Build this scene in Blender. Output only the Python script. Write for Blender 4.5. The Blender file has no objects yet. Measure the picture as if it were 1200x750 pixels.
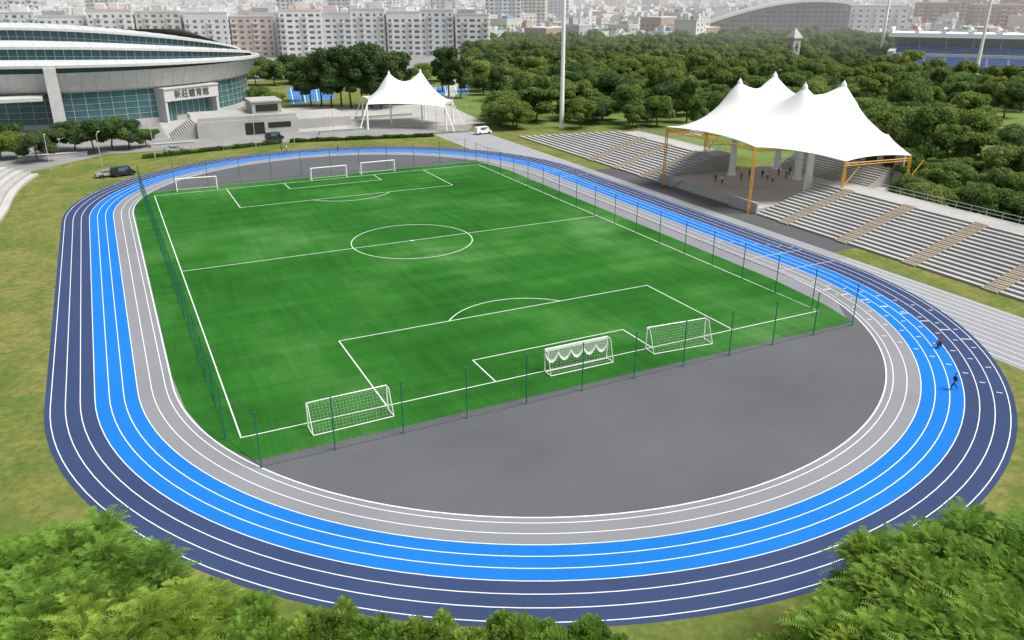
import bpy, bmesh, math, random
import numpy as np
from mathutils import Vector, Matrix
from mathutils.geometry import delaunay_2d_cdt
random.seed(7); rng=np.random.default_rng(11)
scene=bpy.context.scene; COL=scene.collection

# ------------------------------------------------------------ camera survey
CP=[-38.7885,-112.9356,34.8784,0.4584,0.3848,-0.0014,944.4931]
def axes():
    cx,cy,cz,yaw,pit,rol,f=CP
    d=np.array([math.sin(yaw)*math.cos(pit),math.cos(yaw)*math.cos(pit),-math.sin(pit)])
    r=np.array([math.cos(yaw),-math.sin(yaw),0]); u=np.cross(r,d)
    return d,r*math.cos(rol)+u*math.sin(rol),-r*math.sin(rol)+u*math.cos(rol)
DD,RR,UU=axes(); CC=np.array(CP[:3]); FF=CP[6]
def site(u,v,z=0.0):
    R=DD+RR*(u-600)/FF+UU*(375-v)/FF; t=(z-CC[2])/R[2]; P=CC+t*R
    return float(P[0]),float(P[1])
def pix(P):
    q=np.array(P,float)-CC; w=q@DD
    if w<1: return (-9999,-9999)
    return 600+FF*(q@RR)/w, 375-FF*(q@UU)/w
def inpoly(x,y,poly):
    c=False; n=len(poly); j=n-1
    for i in range(n):
        xi,yi=poly[i]; xj,yj=poly[j]
        if (yi>y)!=(yj>y) and x<(xj-xi)*(y-yi)/(yj-yi)+xi: c=not c
        j=i
    return c
cam=bpy.data.objects.new("camera",bpy.data.cameras.new("camera")); COL.objects.link(cam); scene.camera=cam
cam.matrix_world=Matrix(((RR[0],UU[0],-DD[0],CC[0]),(RR[1],UU[1],-DD[1],CC[1]),(RR[2],UU[2],-DD[2],CC[2]),(0,0,0,1)))
cam.data.sensor_width=36; cam.data.lens=36*FF/1200; cam.data.clip_start=0.5; cam.data.clip_end=12000

# ------------------------------------------------------------ materials
def new_mat(name):
    m=bpy.data.materials.new(name); m.use_nodes=True
    return m,m.node_tree.nodes,m.node_tree.links,m.node_tree.nodes["Principled BSDF"]
def nz(N,L,scale,detail=4,rough=0.6,coord="Object",stretch=None,rot=0):
    tc=N.new("ShaderNodeTexCoord"); n=N.new("ShaderNodeTexNoise"); n.inputs["Scale"].default_value=scale
    n.inputs["Detail"].default_value=detail; n.inputs["Roughness"].default_value=rough
    if coord=="World":
        g=N.new("ShaderNodeNewGeometry"); src=g.outputs["Position"]
    else: src=tc.outputs["Object"]
    if stretch:
        mp=N.new("ShaderNodeMapping"); mp.inputs["Scale"].default_value=stretch; mp.inputs["Rotation"].default_value=(0,0,rot); L.new(src,mp.inputs[0]); src=mp.outputs[0]
    L.new(src,n.inputs["Vector"]); return n
def ramp(N,L,fac,stops):
    r=N.new("ShaderNodeValToRGB"); e=r.color_ramp.elements
    e[0].position=stops[0][0]; e[0].color=(*stops[0][1],1); e[1].position=stops[-1][0]; e[1].color=(*stops[-1][1],1)
    for p,c in stops[1:-1]:
        k=e.new(p); k.color=(*c,1)
    L.new(fac,r.inputs[0]); return r
def mixc(N,L,f,a,b,mode='MIX'):
    m=N.new("ShaderNodeMix"); m.data_type='RGBA'; m.blend_type=mode
    if isinstance(f,(int,float)): m.inputs[0].default_value=f
    else: L.new(f,m.inputs[0])
    for s,i in ((a,6),(b,7)):
        if isinstance(s,tuple): m.inputs[i].default_value=(*s,1)
        else: L.new(s,m.inputs[i])
    return m.outputs[2]
def simple(name,col,rough=0.8,var=0.12,scale=1.0,metal=0.0,coord="World",detail=5):
    m,N,L,B=new_mat(name); n=nz(N,L,scale,detail,.65,coord)
    lo=tuple(c*(1-var) for c in col); hi=tuple(min(1,c*(1+var)) for c in col)
    r=ramp(N,L,n.outputs[0],[(.3,lo),(.7,hi)]); L.new(r.outputs[0],B.inputs["Base Color"])
    B.inputs["Roughness"].default_value=rough; B.inputs["Metallic"].default_value=metal
    B.inputs["Specular IOR Level"].default_value=.3
    return m
def worn(name,col,rough=.85,stain=.25,big=.08,fine=3.0,stretch=None,spec=.15):
    m,N,L,B=new_mat(name)
    a=nz(N,L,big,6,.6,"World",stretch); b=nz(N,L,fine,4,.7,"World")
    r1=ramp(N,L,a.outputs[0],[(.3,tuple(c*(1-stain) for c in col)),(.5,col),(.72,tuple(min(1,c*(1+stain*.7)) for c in col))])
    r2=ramp(N,L,b.outputs[0],[(.25,(.86,.86,.86)),(.75,(1.1,1.1,1.1))])
    L.new(mixc(N,L,1.0,r1.outputs[0],r2.outputs[0],'MULTIPLY'),B.inputs["Base Color"])
    B.inputs["Roughness"].default_value=rough; B.inputs["Specular IOR Level"].default_value=spec
    return m
def leafmat(name,dark,mid,light,scale=.6,transl=0.35):
    m,N,L,B=new_mat(name); a=nz(N,L,scale,5,.7,"World"); oi=N.new("ShaderNodeObjectInfo")
    r=ramp(N,L,a.outputs[0],[(.3,dark),(.52,mid),(.72,light)])
    r2=ramp(N,L,oi.outputs["Random"],[(0,(.68,.78,.72)),(.3,(.90,.96,.8)),(.6,(1.05,1.0,1.0)),(.85,(1.22,1.08,.9)),(1,(1.4,1.18,.95))])
    c=mixc(N,L,1.0,r.outputs[0],r2.outputs[0],'MULTIPLY')
    L.new(c,B.inputs["Base Color"])
    B.inputs["Roughness"].default_value=.75; B.inputs["Specular IOR Level"].default_value=.15
    t=N.new("ShaderNodeBsdfTranslucent"); L.new(c,t.inputs[0]); mx=N.new("ShaderNodeMixShader"); mx.inputs[0].default_value=transl
    out=N["Material Output"]; L.new(B.outputs[0],mx.inputs[1]); L.new(t.outputs[0],mx.inputs[2]); L.new(mx.outputs[0],out.inputs[0])
    return m
M={}
def ground_mat():
    m,N,L,B=new_mat("grass_and_city_ground")
    a=nz(N,L,.09,7,.65,"World"); b=nz(N,L,1.3,6,.75,"World"); c=nz(N,L,.35,5,.7,"World")
    base=ramp(N,L,a.outputs[0],[(.32,(.082,.125,.026)),(.46,(.13,.152,.040)),(.58,(.19,.178,.060)),(.72,(.11,.145,.032))])
    det=ramp(N,L,b.outputs[0],[(.3,(.55,.60,.52)),(.7,(1.30,1.27,1.2))])
    g1=mixc(N,L,1.0,base.outputs[0],det.outputs[0],'MULTIPLY')
    pt=ramp(N,L,c.outputs[0],[(.50,(0,0,0)),(.62,(.75,.75,.75))])
    g2=mixc(N,L,pt.outputs[0],g1,(.075,.125,.024))
    geo=N.new("ShaderNodeNewGeometry"); ln=N.new("ShaderNodeVectorMath"); ln.operation='LENGTH'; L.new(geo.outputs["Position"],ln.inputs[0])
    mr=N.new("ShaderNodeMapRange"); mr.inputs[1].default_value=480; mr.inputs[2].default_value=640; L.new(ln.outputs["Value"],mr.inputs[0])
    u=nz(N,L,.012,5,.6,"World"); ur=ramp(N,L,u.outputs[0],[(.4,(.34,.34,.33)),(.55,(.26,.26,.26)),(.7,(.12,.17,.09))])
    L.new(mixc(N,L,mr.outputs[0],g2,ur.outputs[0]),B.inputs["Base Color"]); B.inputs["Roughness"].default_value=.95
    B.inputs["Specular IOR Level"].default_value=.1
    return m
M['ground']=ground_mat()
def turf_mat():
    m,N,L,B=new_mat("artificial_turf")
    a=nz(N,L,.05,4,.55,"World"); b=nz(N,L,.8,6,.7,"World",(1,.10,1),.25); c=nz(N,L,5,3,.7,"World"); d=nz(N,L,.35,5,.65,"World",(.08,1,1),.12)
    base=ramp(N,L,a.outputs[0],[(.34,(.016,.092,.012)),(.5,(.023,.120,.016)),(.60,(.040,.146,.028)),(.70,(.070,.182,.052))])
    x=mixc(N,L,1.0,base.outputs[0],ramp(N,L,b.outputs[0],[(.3,(.78,.82,.78)),(.7,(1.18,1.13,1.18))]).outputs[0],'MULTIPLY')
    x=mixc(N,L,1.0,x,ramp(N,L,d.outputs[0],[(.3,(.76,.82,.76)),(.7,(1.24,1.15,1.24))]).outputs[0],'MULTIPLY')
    x=mixc(N,L,1.0,x,ramp(N,L,c.outputs[0],[(.3,(.80,.80,.80)),(.7,(1.18,1.18,1.18))]).outputs[0],'MULTIPLY')
    L.new(x,B.inputs["Base Color"]); B.inputs["Roughness"].default_value=.95; B.inputs["Specular IOR Level"].default_value=.05
    return m
M['turf']=turf_mat()
M['asphalt']=worn("infield_asphalt",(.100,.104,.113),.9,.16,.05,6,None,.08)
M['asphalt2']=worn("path_asphalt",(.088,.089,.094),.9,.15,.1,4,None,.08)
M['tgray']=worn("grey_track_rubber",(.205,.212,.23),.85,.08,.1,8,None,.08)
M['tblue']=worn("bright_blue_track_rubber",(.012,.150,.50),.85,.08,.1,8,None,.05)
M['tnavy']=worn("navy_track_rubber",(.036,.056,.128),.85,.10,.1,8,None,.06)
M['ext']=worn("pale_grey_rubber",(.25,.258,.275),.85,.08,.1,8,None,.08)
M['white']=simple("white_paint",(.80,.80,.78),.6,.04,3)
M['line']=simple("white_line_paint",(.68,.70,.70),.7,.08,3)
M['metal']=simple("galvanised_metal",(.50,.52,.54),.45,.06,2,.3)
M['conc']=worn("concrete",(.36,.355,.34),.9,.2,.12,2)
M['conc2']=worn("pale_concrete",(.42,.415,.40),.9,.13,.1,2)
M['conc3']=worn("dark_concrete",(.23,.23,.23),.9,.2,.15,2)
M['step']=worn("step_concrete",(.37,.37,.365),.9,.16,.15,2)
M['tread']=worn("tread_concrete",(.33,.33,.325),.9,.18,.2,2)
M['stair']=worn("tan_stair_paving",(.34,.285,.215),.9,.12,.4,3)
M['plaza']=worn("pinkish_plaza_paving",(.40,.35,.32),.9,.12,.15,2)
M['fence']=simple("dark_green_paint",(.012,.15,.10),.5,.1,2)
M['net']=simple("dark_green_netting",(.012,.06,.04),.9,.1,2)
M['wnet']=simple("white_net_cord",(.62,.63,.63),.9,.05,3)
M['yellow']=simple("orange_yellow_paint",(.66,.34,.04),.5,.08,1)
M['bark']=simple("bark",(.10,.075,.05),.95,.3,3)
M['leafA']=leafmat("leaf_green",(.075,.130,.036),(.130,.205,.054),(.20,.27,.078),.6,.42)
M['leafC']=leafmat("leaf_light_green",(.115,.170,.048),(.185,.255,.072),(.26,.33,.10),.6,.42)
M['leafB']=leafmat("leaf_dark",(.040,.080,.032),(.070,.122,.045),(.11,.165,.058))
M['leafF']=leafmat("leaf_feathery",(.17,.28,.05),(.27,.42,.085),(.38,.54,.13),.9,.5)
M['hedge']=leafmat("hedge_leaf",(.05,.10,.025),(.09,.16,.035),(.13,.2,.05),1.2)
M['roof']=worn("silver_standing_seam",(.48,.50,.51),.5,.07,.05,1)
M['panel']=worn("pale_wall_panel",(.48,.48,.465),.6,.06,.06,1)
M['glass']=simple("teal_glass",(.06,.145,.155),.12,.2,.4)
M['mull']=simple("mullion_metal",(.42,.46,.46),.5,.05,1)
M['dark']=simple("dark_rubber",(.02,.02,.022),.6,.1,2)
M['letter']=simple("dark_lettering_metal",(.09,.09,.095),.6,.1,2)
M['blueseat']=worn("blue_stadium_seat",(.05,.18,.44),.7,.15,.3,1)
M['bluecourt']=worn("blue_court",(.05,.16,.36),.8,.08,.2,2)
M['lawn']=worn("lawn_grass",(.12,.18,.045),.95,.25,.12,2)
def tentmat():
    m,N,L,B=new_mat("white_membrane")
    n=nz(N,L,.15,4,.5,"World"); r=ramp(N,L,n.outputs[0],[(.3,(.78,.78,.77)),(.7,(.84,.84,.83))])
    L.new(r.outputs[0],B.inputs["Base Color"]); B.inputs["Roughness"].default_value=.6
    t=N.new("ShaderNodeBsdfTranslucent"); t.inputs[0].default_value=(.8,.8,.76,1); mx=N.new("ShaderNodeMixShader"); mx.inputs[0].default_value=.12
    out=N["Material Output"]; L.new(B.outputs[0],mx.inputs[1]); L.new(t.outputs[0],mx.inputs[2]); L.new(mx.outputs[0],out.inputs[0])
    return m
M['tent']=tentmat()

# ------------------------------------------------------------ mesh builder
class MB:
    def __init__(s): s.v=[]; s.f=[]; s.m=[]
    def add(s,vs,fs,mi=0):
        o=len(s.v); s.v.extend([tuple(x) for x in vs]); s.f.extend([tuple(i+o for i in f) for f in fs]); s.m.extend([mi]*len(fs))
    def box(s,x0,x1,y0,y1,z0,z1,mi=0,rot=0,org=(0,0)):
        vs=[(x,y,z) for z in(z0,z1) for x,y in((x0,y0),(x1,y0),(x1,y1),(x0,y1))]
        if rot:
            c,sn=math.cos(rot),math.sin(rot); vs=[((x-org[0])*c-(y-org[1])*sn+org[0],(x-org[0])*sn+(y-org[1])*c+org[1],z) for x,y,z in vs]
        s.add(vs,[(3,2,1,0),(4,5,6,7),(0,1,5,4),(1,2,6,5),(2,3,7,6),(3,0,4,7)],mi)
    def tube(s,p0,p1,r0,r1=None,n=6,mi=0,cap=True):
        r1=r0 if r1 is None else r1; p0=Vector(p0); p1=Vector(p1); d=(p1-p0)
        if d.length<1e-6: return
        d.normalize(); a=d.orthogonal().normalized(); b=d.cross(a)
        vs=[]
        for p,r in((p0,r0),(p1,r1)):
            for i in range(n):
                t=2*math.pi*i/n; vs.append(p+a*math.cos(t)*r+b*math.sin(t)*r)
        fs=[(i,(i+1)%n,n+(i+1)%n,n+i) for i in range(n)]
        if cap: fs+= [tuple(range(n-1,-1,-1)),tuple(range(n,2*n))]
        s.add(vs,fs,mi)
    def quad(s,a,b,c,d,mi=0): s.add([a,b,c,d],[(0,1,2,3)],mi)
    def mesh(s,name,mats,smooth=False):
        me=bpy.data.meshes.new(name); me.from_pydata(s.v,[],s.f)
        for m in mats: me.materials.append(m)
        if len(mats)>1: me.polygons.foreach_set("material_index",s.m)
        if smooth: me.polygons.foreach_set("use_smooth",[True]*len(s.f))
        me.update(); return me
def obj(name,me=None,parent=None,loc=(0,0,0),rot=0,scale=None,label=None,category=None,group=None,kind=None):
    o=bpy.data.objects.new(name,me); COL.objects.link(o); o.location=loc; o.rotation_euler=(0,0,rot)
    if scale is not None: o.scale=scale if hasattr(scale,'__len__') else (scale,)*3
    if parent: o.parent=parent
    if label: o["label"]=label
    if category: o["category"]=category
    if group: o["group"]=group
    if kind: o["kind"]=kind
    return o
def struct(name,mb,mats): return obj(name,mb.mesh(name,mats),kind="structure")
def fastmesh(name,verts,quads,mats,midx=None):
    me=bpy.data.meshes.new(name); k=quads.shape[1]
    me.vertices.add(len(verts)); me.vertices.foreach_set("co",verts.astype(np.float32).ravel())
    me.loops.add(quads.size); me.loops.foreach_set("vertex_index",quads.astype(np.int32).ravel())
    me.polygons.add(len(quads)); me.polygons.foreach_set("loop_start",np.arange(0,quads.size,k,dtype=np.int32)); me.polygons.foreach_set("loop_total",np.full(len(quads),k,dtype=np.int32))
    for m in mats: me.materials.append(m)
    if midx is not None: me.polygons.foreach_set("material_index",midx.astype(np.int32))
    me.update(calc_edges=True); return me

# ------------------------------------------------------------ ground & track
g=MB(); S=6000
g.quad((-S,-S,0),(S,-S,0),(S,S,0),(-S,S,0)); struct("ground",g,[M['ground']])
TX,TY=1.0,36.0
def oval(r,n=72,ty=TY):
    p=[]
    for i in range(n+1):
        a=-math.pi*i/n; p.append((TX+r*math.cos(a),-ty+r*math.sin(a)))
    for i in range(n+1):
        a=math.pi-math.pi*i/n; p.append((TX+r*math.cos(a),ty+r*math.sin(a)))
    return p
def ring(mb,r0,r1,z,mi=0):
    a=oval(r0); b=oval(r1); n=len(a)
    vs=[(x,y,z) for x,y in a]+[(x,y,z) for x,y in b]
    mb.add(vs,[(i,n+i,n+(i+1)%n,(i+1)%n) for i in range(n)],mi)
R0=38.95; LW=1.22
mb=MB(); a=oval(38.3); mb.add([(x,y,.004) for x,y in a][::-1],[tuple(range(len(a)))]); struct("infield_pavement",mb,[M['asphalt']])
mb=MB()
mb.quad((-38.5,-44,.006),(-35.0,-53,.006),(-35.6,53,.006),(-38.5,44,.006)); mb.quad((33.8,-53,.006),(40.4,-44,.006),(40.4,44,.006),(33.8,53,.006))
struct("infield_path",mb,[M['tgray']])
mb=MB(); P=[(-32.6,-53.6),(34.0,-53.6),(35.4,-48),(36.4,-38),(36.4,40),(35.6,47),(34.0,52.6),(-34.6,52.6),(-36.4,46),(-37.1,38),(-37.2,-34),(-36.7,-42),(-35.2,-49)]
mb.add([(x,y,.010) for x,y in P],[tuple(range(len(P)))]); struct("football_turf",mb,[M['turf']])
mb=MB(); mb.quad((52.6,-33,.004),(57.4,-33,.004),(57.4,33,.004),(52.6,33,.004)); struct("asphalt_path",mb,[M['asphalt2']])
mb=MB(); mb.quad((39.0,-130,.006),(52.6,-130,.006),(52.6,92,.006),(39.0,92,.006)); struct("sprint_straight_extension",mb,[M['ext']])
mb=MB()
for k in range(11):
    x=TX+R0+LW*k
    for (y0,y1) in((-130,-36),(36,92)):
        mb.quad((x-.045,y0,.010),(x+.045,y0,.010),(x+.045,y1,.010),(x-.045,y1,.010))
struct("sprint_straight_markings",mb,[M['line']])
mb=MB(); ring(mb,38.3,R0+2*LW,.014,0); ring(mb,R0+2*LW,R0+5*LW,.014,1); ring(mb,R0+5*LW,49.2,.014,2)
struct("running_track",mb,[M['tgray'],M['tblue'],M['tnavy']])
mb=MB()
for k in range(9):
    r=R0+LW*k; ring(mb,r-.038,r+.038,.018)
ring(mb,38.25,38.38,.022)
def cross(ang,cyc,k,w=.08,f0=.1,f1=1.12):
    c,s=math.cos(ang),math.sin(ang); r0=R0+LW*k+f0; r1=R0+LW*k+f1
    pts=[(TX+r*c-s*q,cyc+r*s+c*q,.022) for r,q in((r0,-w),(r1,-w),(r1,w),(r0,w))]
    mb.quad(*pts)
for k in range(8):
    for b in (8,15,21,27,34):
        cross(math.radians(-b-2.2*k),-TY,k,.06,.35,.85)
    cross(math.radians(-12-3.1*k),-TY,k)
    x=TX+R0+LW*k
    for y in (-30,-36,30,36,-20-1.2*k):
        mb.quad((x+.1,y-.04,.022),(x+LW-.1,y-.04,.022),(x+LW-.1,y+.04,.022),(x+.1,y+.04,.022))
struct("running_track_markings",mb,[M['line']])
mb=MB(); W2,L2=33.03,49.31; z=.014; hw=.06
def ln(x0,y0,x1,y1,w=hw):
    dx,dy=x1-x0,y1-y0; l=math.hypot(dx,dy); nx,ny=-dy/l*w,dx/l*w; ex,ey=dx/l*w,dy/l*w
    mb.quad((x0-ex+nx,y0-ey+ny,z),(x0-ex-nx,y0-ey-ny,z),(x1+ex-nx,y1+ey-ny,z),(x1+ex+nx,y1+ey+ny,z))
def arc(cx,cy,r,a0,a1,n=48):
    for i in range(n):
        p=a0+(a1-a0)*i/n; q=a0+(a1-a0)*(i+1)/n
        mb.quad(*[(cx+rr*math.cos(t),cy+rr*math.sin(t),z) for rr,t in((r-hw,p),(r+hw,p),(r+hw,q),(r-hw,q))])
z=.016; ln(-W2,-L2,W2,-L2); ln(-W2,L2,W2,L2); ln(-W2,-L2+.2,-W2,L2-.2); ln(W2,-L2+.2,W2,L2-.2)
z=.018; ln(-W2,0,W2,0); z=.020; arc(0,0,9.15,0,2*math.pi,72); arc(0,0,.2,0,2*math.pi,12)
for s in(-1,1):
    for hx,dp,zz in((20.16,16.5,.018),(9.16,5.5,.018)):
        z=zz; ln(-hx,s*L2,-hx,s*(L2-dp)); ln(hx,s*L2,hx,s*(L2-dp)); z=zz+.002; ln(-hx,s*(L2-dp),hx,s*(L2-dp))
    t=math.acos(5.5/9.15); z=.022
    c=math.pi/2 if s<0 else -math.pi/2; arc(0,s*(L2-11),9.15,c-t,c+t,30)
struct("football_pitch_markings",mb,[M['line']])
def sheet(name,pts,z,mat):
    mb=MB(); mb.add([(x,y,z) for x,y in pts],[tuple(range(len(pts)))]); struct(name,mb,[mat])
sheet("park_lawn",[(60,95),(420,-60),(420,560),(60,560)],.004,M['lawn'])
sheet("service_road_pavement",[(-140,97),(-60,80),(-40,100),(50,94),(60,110),(60,150),(-140,190)],.008,M['conc3'])
sheet("entrance_plaza",[(-25,118),(60,104),(66,150),(20,165),(-25,150)],.012,M['conc'])
sheet("side_park_lawn",[(92,-60),(420,-160),(420,-60),(92,60)],.008,M['lawn'])
sheet("street_road",[(-200,262),(260,262),(330,420),(-200,420)],.006,M['conc3'])
tq=[site(340,122),site(392,117),site(390,100),site(336,103)]
sheet("tennis_court",tq,.012,M['bluecourt'])
tq2=[site(508,113),site(552,109),site(549,100),site(507,102)]
sheet("practice_court",tq2,.016,M['bluecourt'])
mb=MB(); z=.024
def lerp(a,b,t): return (a[0]+(b[0]-a[0])*t,a[1]+(b[1]-a[1])*t)
for Q in (tq,tq2):
    for t in (.08,.34,.62,.92):
        p=lerp(Q[0],Q[1],t); q=lerp(Q[3],Q[2],t); ln(*p,*q,.12)
    for t in (.1,.5,.9):
        p=lerp(Q[0],Q[3],t); q=lerp(Q[1],Q[2],t); ln(*p,*q,.12)
struct("tennis_court_markings",mb,[M['line']])
for i,(a_,b_,w_) in enumerate([((66,150),(150,330),4),((100,60),(300,230),4),((130,200),(360,330),5)]):
    dx,dy=b_[0]-a_[0],b_[1]-a_[1]; l=math.hypot(dx,dy); nx,ny=-dy/l*w_/2,dx/l*w_/2
    sheet("park_path",[(a_[0]+nx,a_[1]+ny),(a_[0]-nx,a_[1]-ny),(b_[0]-nx,b_[1]-ny),(b_[0]+nx,b_[1]+ny)],.018+.004*i,M['conc'])

# ------------------------------------------------------------ fence
fence=obj("fence",loc=(0,0,0),label="tall dark green ball-stop fence with thin posts enclosing football pitch",category="fence")
NLc=(-32.3,-54.8); NLm=(-34.2,-49.0); FLc=(-35.1,54.0); FRc=(32.2,54.6); NRc=(33.0,-54.4)
pm=MB(); pm.tube((0,0,0),(0,0,4.9),.055,.055,8); pm.tube((0,0,4.9),(0,0,4.96),.08,.08,8); pm.tube((0,0,0),(0,0,.05),.16,.16,8); pme=pm.mesh("post",[M['fence']])
def along(a,b,n,first=True):
    return [(a[0]+(b[0]-a[0])*i/n,a[1]+(b[1]-a[1])*i/n) for i in range(0 if first else 1,n)]
pos=along(NLc,NRc,11)+along(NRc,FRc,18)+along(FRc,FLc,11)+along(FLc,NLm,17)+[NLm]
for p in pos: obj("post",pme,fence,(p[0],p[1],.0))
nm=MB()
for (a,b) in [(NLc,NRc),(NRc,FRc),(FRc,FLc),(FLc,NLm),(NLm,NLc)]:
    l=math.hypot(b[0]-a[0],b[1]-a[1]); n=int(l/.5); ux,uy=(b[0]-a[0])/l,(b[1]-a[1])/l
    for i in range(n+1):
        x=a[0]+ux*i*l/n; y=a[1]+uy*i*l/n; w=.0036
        nm.tube((x,y,.05),(x,y,4.8),w,w,3,0,False)
    for k in range(11):
        zz=.06+k*.474; w=.0036 if k not in(0,10) else .014
        nm.tube((a[0],a[1],zz),(b[0],b[1],zz),w,w,3,0,False)
obj("netting",nm.mesh("netting",[M['net']]),fence)

# ------------------------------------------------------------ goals
def goal_meshes(drape=False,r=.06):
    f=MB(); w,h,d,td=3.62,2.40,1.6,.6
    if drape: d=1.3
    for s in(-1,1):
        f.tube((s*w,0,0),(s*w,0,h),r,r,8); f.tube((s*w,0,h),(s*w,-td,h-.02),.04,.04,6); f.tube((s*w,-td,h-.02),(s*w,-d,.05),.035,.035,6); f.tube((s*w,0,.05),(s*w,-d,.05),.04,.04,6)
    f.tube((-w,0,h),(w,0,h),r,r,8); f.tube((-w,-d,.05),(w,-d,.05),.04,.04,6)
    n=MB(); q=.0045
    prof=[(0,h-.03),(-td,h-.05),(-d,.08)]
    N=24
    for i in range(N+1):
        x=-w+2*w*i/N
        for p,p2 in zip(prof[:-1],prof[1:]): n.tube((x,p[0],p[1]),(x,p2[0],p2[1]),q,q,3,0,False)
    for j in range(2): n.tube((-w,-td*j/2,h-.04),(w,-td*j/2,h-.04),q,q,3,0,False)
    for j in range(9):
        t=j/9; n.tube((-w,-td-(d-td)*t,h-.05-(h-.13)*t),(w,-td-(d-td)*t,h-.05-(h-.13)*t),q,q,3,0,False)
    for s in(-1,1):
        for j in range(1,6):
            zz=h*j/6; yb=-td-(d-td)*(1-zz/h); n.tube((s*w,0,zz),(s*w,yb,zz),q,q,3,0,False)
        for j in range(1,5):
            yy=-d*j/5; zt=h-.05 if yy>-td else (h-.05)*(1-(-yy-td)/(d-td)); n.tube((s*w,yy,.05),(s*w,yy,zt),q,q,3,0,False)
    if drape:
        K=5; seg=12
        for k in range(K):
            x0=-w+2*w*k/K; x1=x0+2*w/K
            for i in range(seg):
                a,b=i/seg,(i+1)/seg
                za=h-.45-4*a*(1-a)*.8; zb=h-.45-4*b*(1-b)*.8
                xa,xb=x0+(x1-x0)*a,x0+(x1-x0)*b
                n.quad((xa,-.12,za),(xb,-.12,zb),(xb,-.22,zb-.28),(xa,-.22,za-.28))
                n.quad((xa,-.05,h-.03),(xb,-.05,h-.03),(xb,-.08,h-.28),(xa,-.08,h-.28))
                n.tube((xa,-.05,h-.03),(xa,-.12,za),.02,.02,3,0,False)
        n.tube((-w,-.3,.1),(w,-.3,.1),.05,.05,5)
    return f.mesh("goal_frame",[M['white']]),n.mesh("goal_net",[M['wnet']])
ga=goal_meshes(); gb=goal_meshes(True); gc=goal_meshes(False,.10)
for (x,y,rot,ms,lab) in [(-.2,-49.4,0,gb,"white football goal with bunched scalloped net on goal line"),(-23.9,-50.1,.03,ga,"white portable football goal with net beside green fence"),(12.0,-49.6,-.08,ga,"white portable football goal standing beside the penalty area"),
    (0,49.5,math.pi,gc,"white football goal with net on far goal line"),(-25.3,50.6,math.pi-.1,gc,"white portable football goal near turf corner"),(10.6,50.5,math.pi,gc,"white spare football goal parked behind goal line")]:
    o=obj("football_goal",None,None,(x,y,.02),rot,label=lab,category="goal",group="football goals on the pitch")
    obj("goal_frame",ms[0],o); obj("goal_net",ms[1],o)

# ------------------------------------------------------------ terraces
ROWS=15; RT=14.4/ROWS; RS=4.08/ROWS; SX=57.6
def stand(name,y0,y1,taper,label,stairs):
    o=obj(name,None,None,(0,0,0),label=label,category="grandstand")
    m=MB()
    for i in range(ROWS):
        ye=y1-taper*i; x0=SX+RT*i; zt=RS*(i+1)
        m.box(x0,x0+RT,y0,ye,0,zt,0)
        m.box(x0-.03,x0+.50,y0+.02,ye-.02,zt+.002,zt+.05,1)      # worn seat slab
        m.box(x0+.52,x0+RT-.04,y0+.03,ye-.03,zt+.002,zt+.012,3)   # foot tread
    xb=SX+RT*ROWS; ye=y1-taper*ROWS
    m.box(xb+.002,xb+4.5,y0,ye,0,RS*ROWS-.003,2)
    obj("seating_step",m.mesh("seating_step",[M['step'],M['conc2'],M['conc'],M['tread']]),o)
    sm=MB()
    for i in range(ROWS*2): sm.box(RT/2*i,RT/2*(i+1),-1.1,1.1,0,RS/2*(i+1)+.13,0)
    sme=sm.mesh("stairway",[M['stair']])
    for y in stairs: obj("stairway",sme,o,(SX-.35,y,0))
    rl=MB(); n=max(2,int(abs(ye-y0)/2.5))
    for i in range(n+1):
        y=y0+(ye-y0)*i/n; rl.tube((xb+4.2,y,RS*ROWS-.01),(xb+4.2,y,RS*ROWS+1.1),.04,.04,5)
    for zz in(.55,1.1): rl.tube((xb+4.2,y0,RS*ROWS+zz),(xb+4.2,ye,RS*ROWS+zz),.035,.035,5)
    obj("railing",rl.mesh("railing",[M['metal']]),o)
    return o
stand("grandstand",-11.5,-100,0,"long grey concrete terraced seating with tan stairways beside track",[-18,-30,-42,-54,-66,-78])
stand("grandstand",16.5,78,1.8,"grey stepped concrete terrace with tan stairs tapering into grass bank",[22,32,42])
o=obj("stage_pavilion",None,None,(0,0,0),label="raised open paved stage with concrete columns under white canopy",category="pavilion")
m=MB(); m.box(60,95,-11.3,16.3,0,1.0); obj("floor",m.mesh("floor",[M['plaza']]),o)
m=MB()
for i in range(5): m.box(58.2+.4*i,60.0+.002*i,-4,12,0,.19*(i+1)-.002*i)
obj("front_step",m.mesh("front_step",[M['conc2']]),o)
for (a,b) in ((-11.3,-4.2),(12.2,16.3)):
    m=MB(); m.box(57.7,59.98,a,b,0,1.0); m.box(57.7,58.1,a,b,1.0,1.9); obj("low_wall",m.mesh("low_wall",[M['conc2']]),o)
m=MB()
for i in range(10): m.box(86+.6*i,92.5,-9,14,1.002 if i==0 else 1+.33*i+.001,1+.33*(i+1))
obj("rear_step",m.mesh("rear_step",[M['conc']]),o)
m=MB(); m.box(92.6,93,-11,16,1.003,7.5,0)
for k in range(6): m.box(92.5,92.6,-9+4*k,-6.5+4*k,4.5,6.8,1)
obj("rear_wall",m.mesh("rear_wall",[M['conc'],M['dark']]),o)
for (x,y) in ((72.2,12.1),(80.9,3.1),(72.2,-8.0),(84,12)):
    m=MB(); m.tube((0,0,0),(0,0,8.6),.7,.6,20); m.tube((0,0,0),(0,0,.4),.95,.95,20); m.tube((0,0,8.2),(0,0,8.9),.9,.9,20)
    obj("column",m.mesh("column",[M['white']],False),o,(x,y,1.0))

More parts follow.
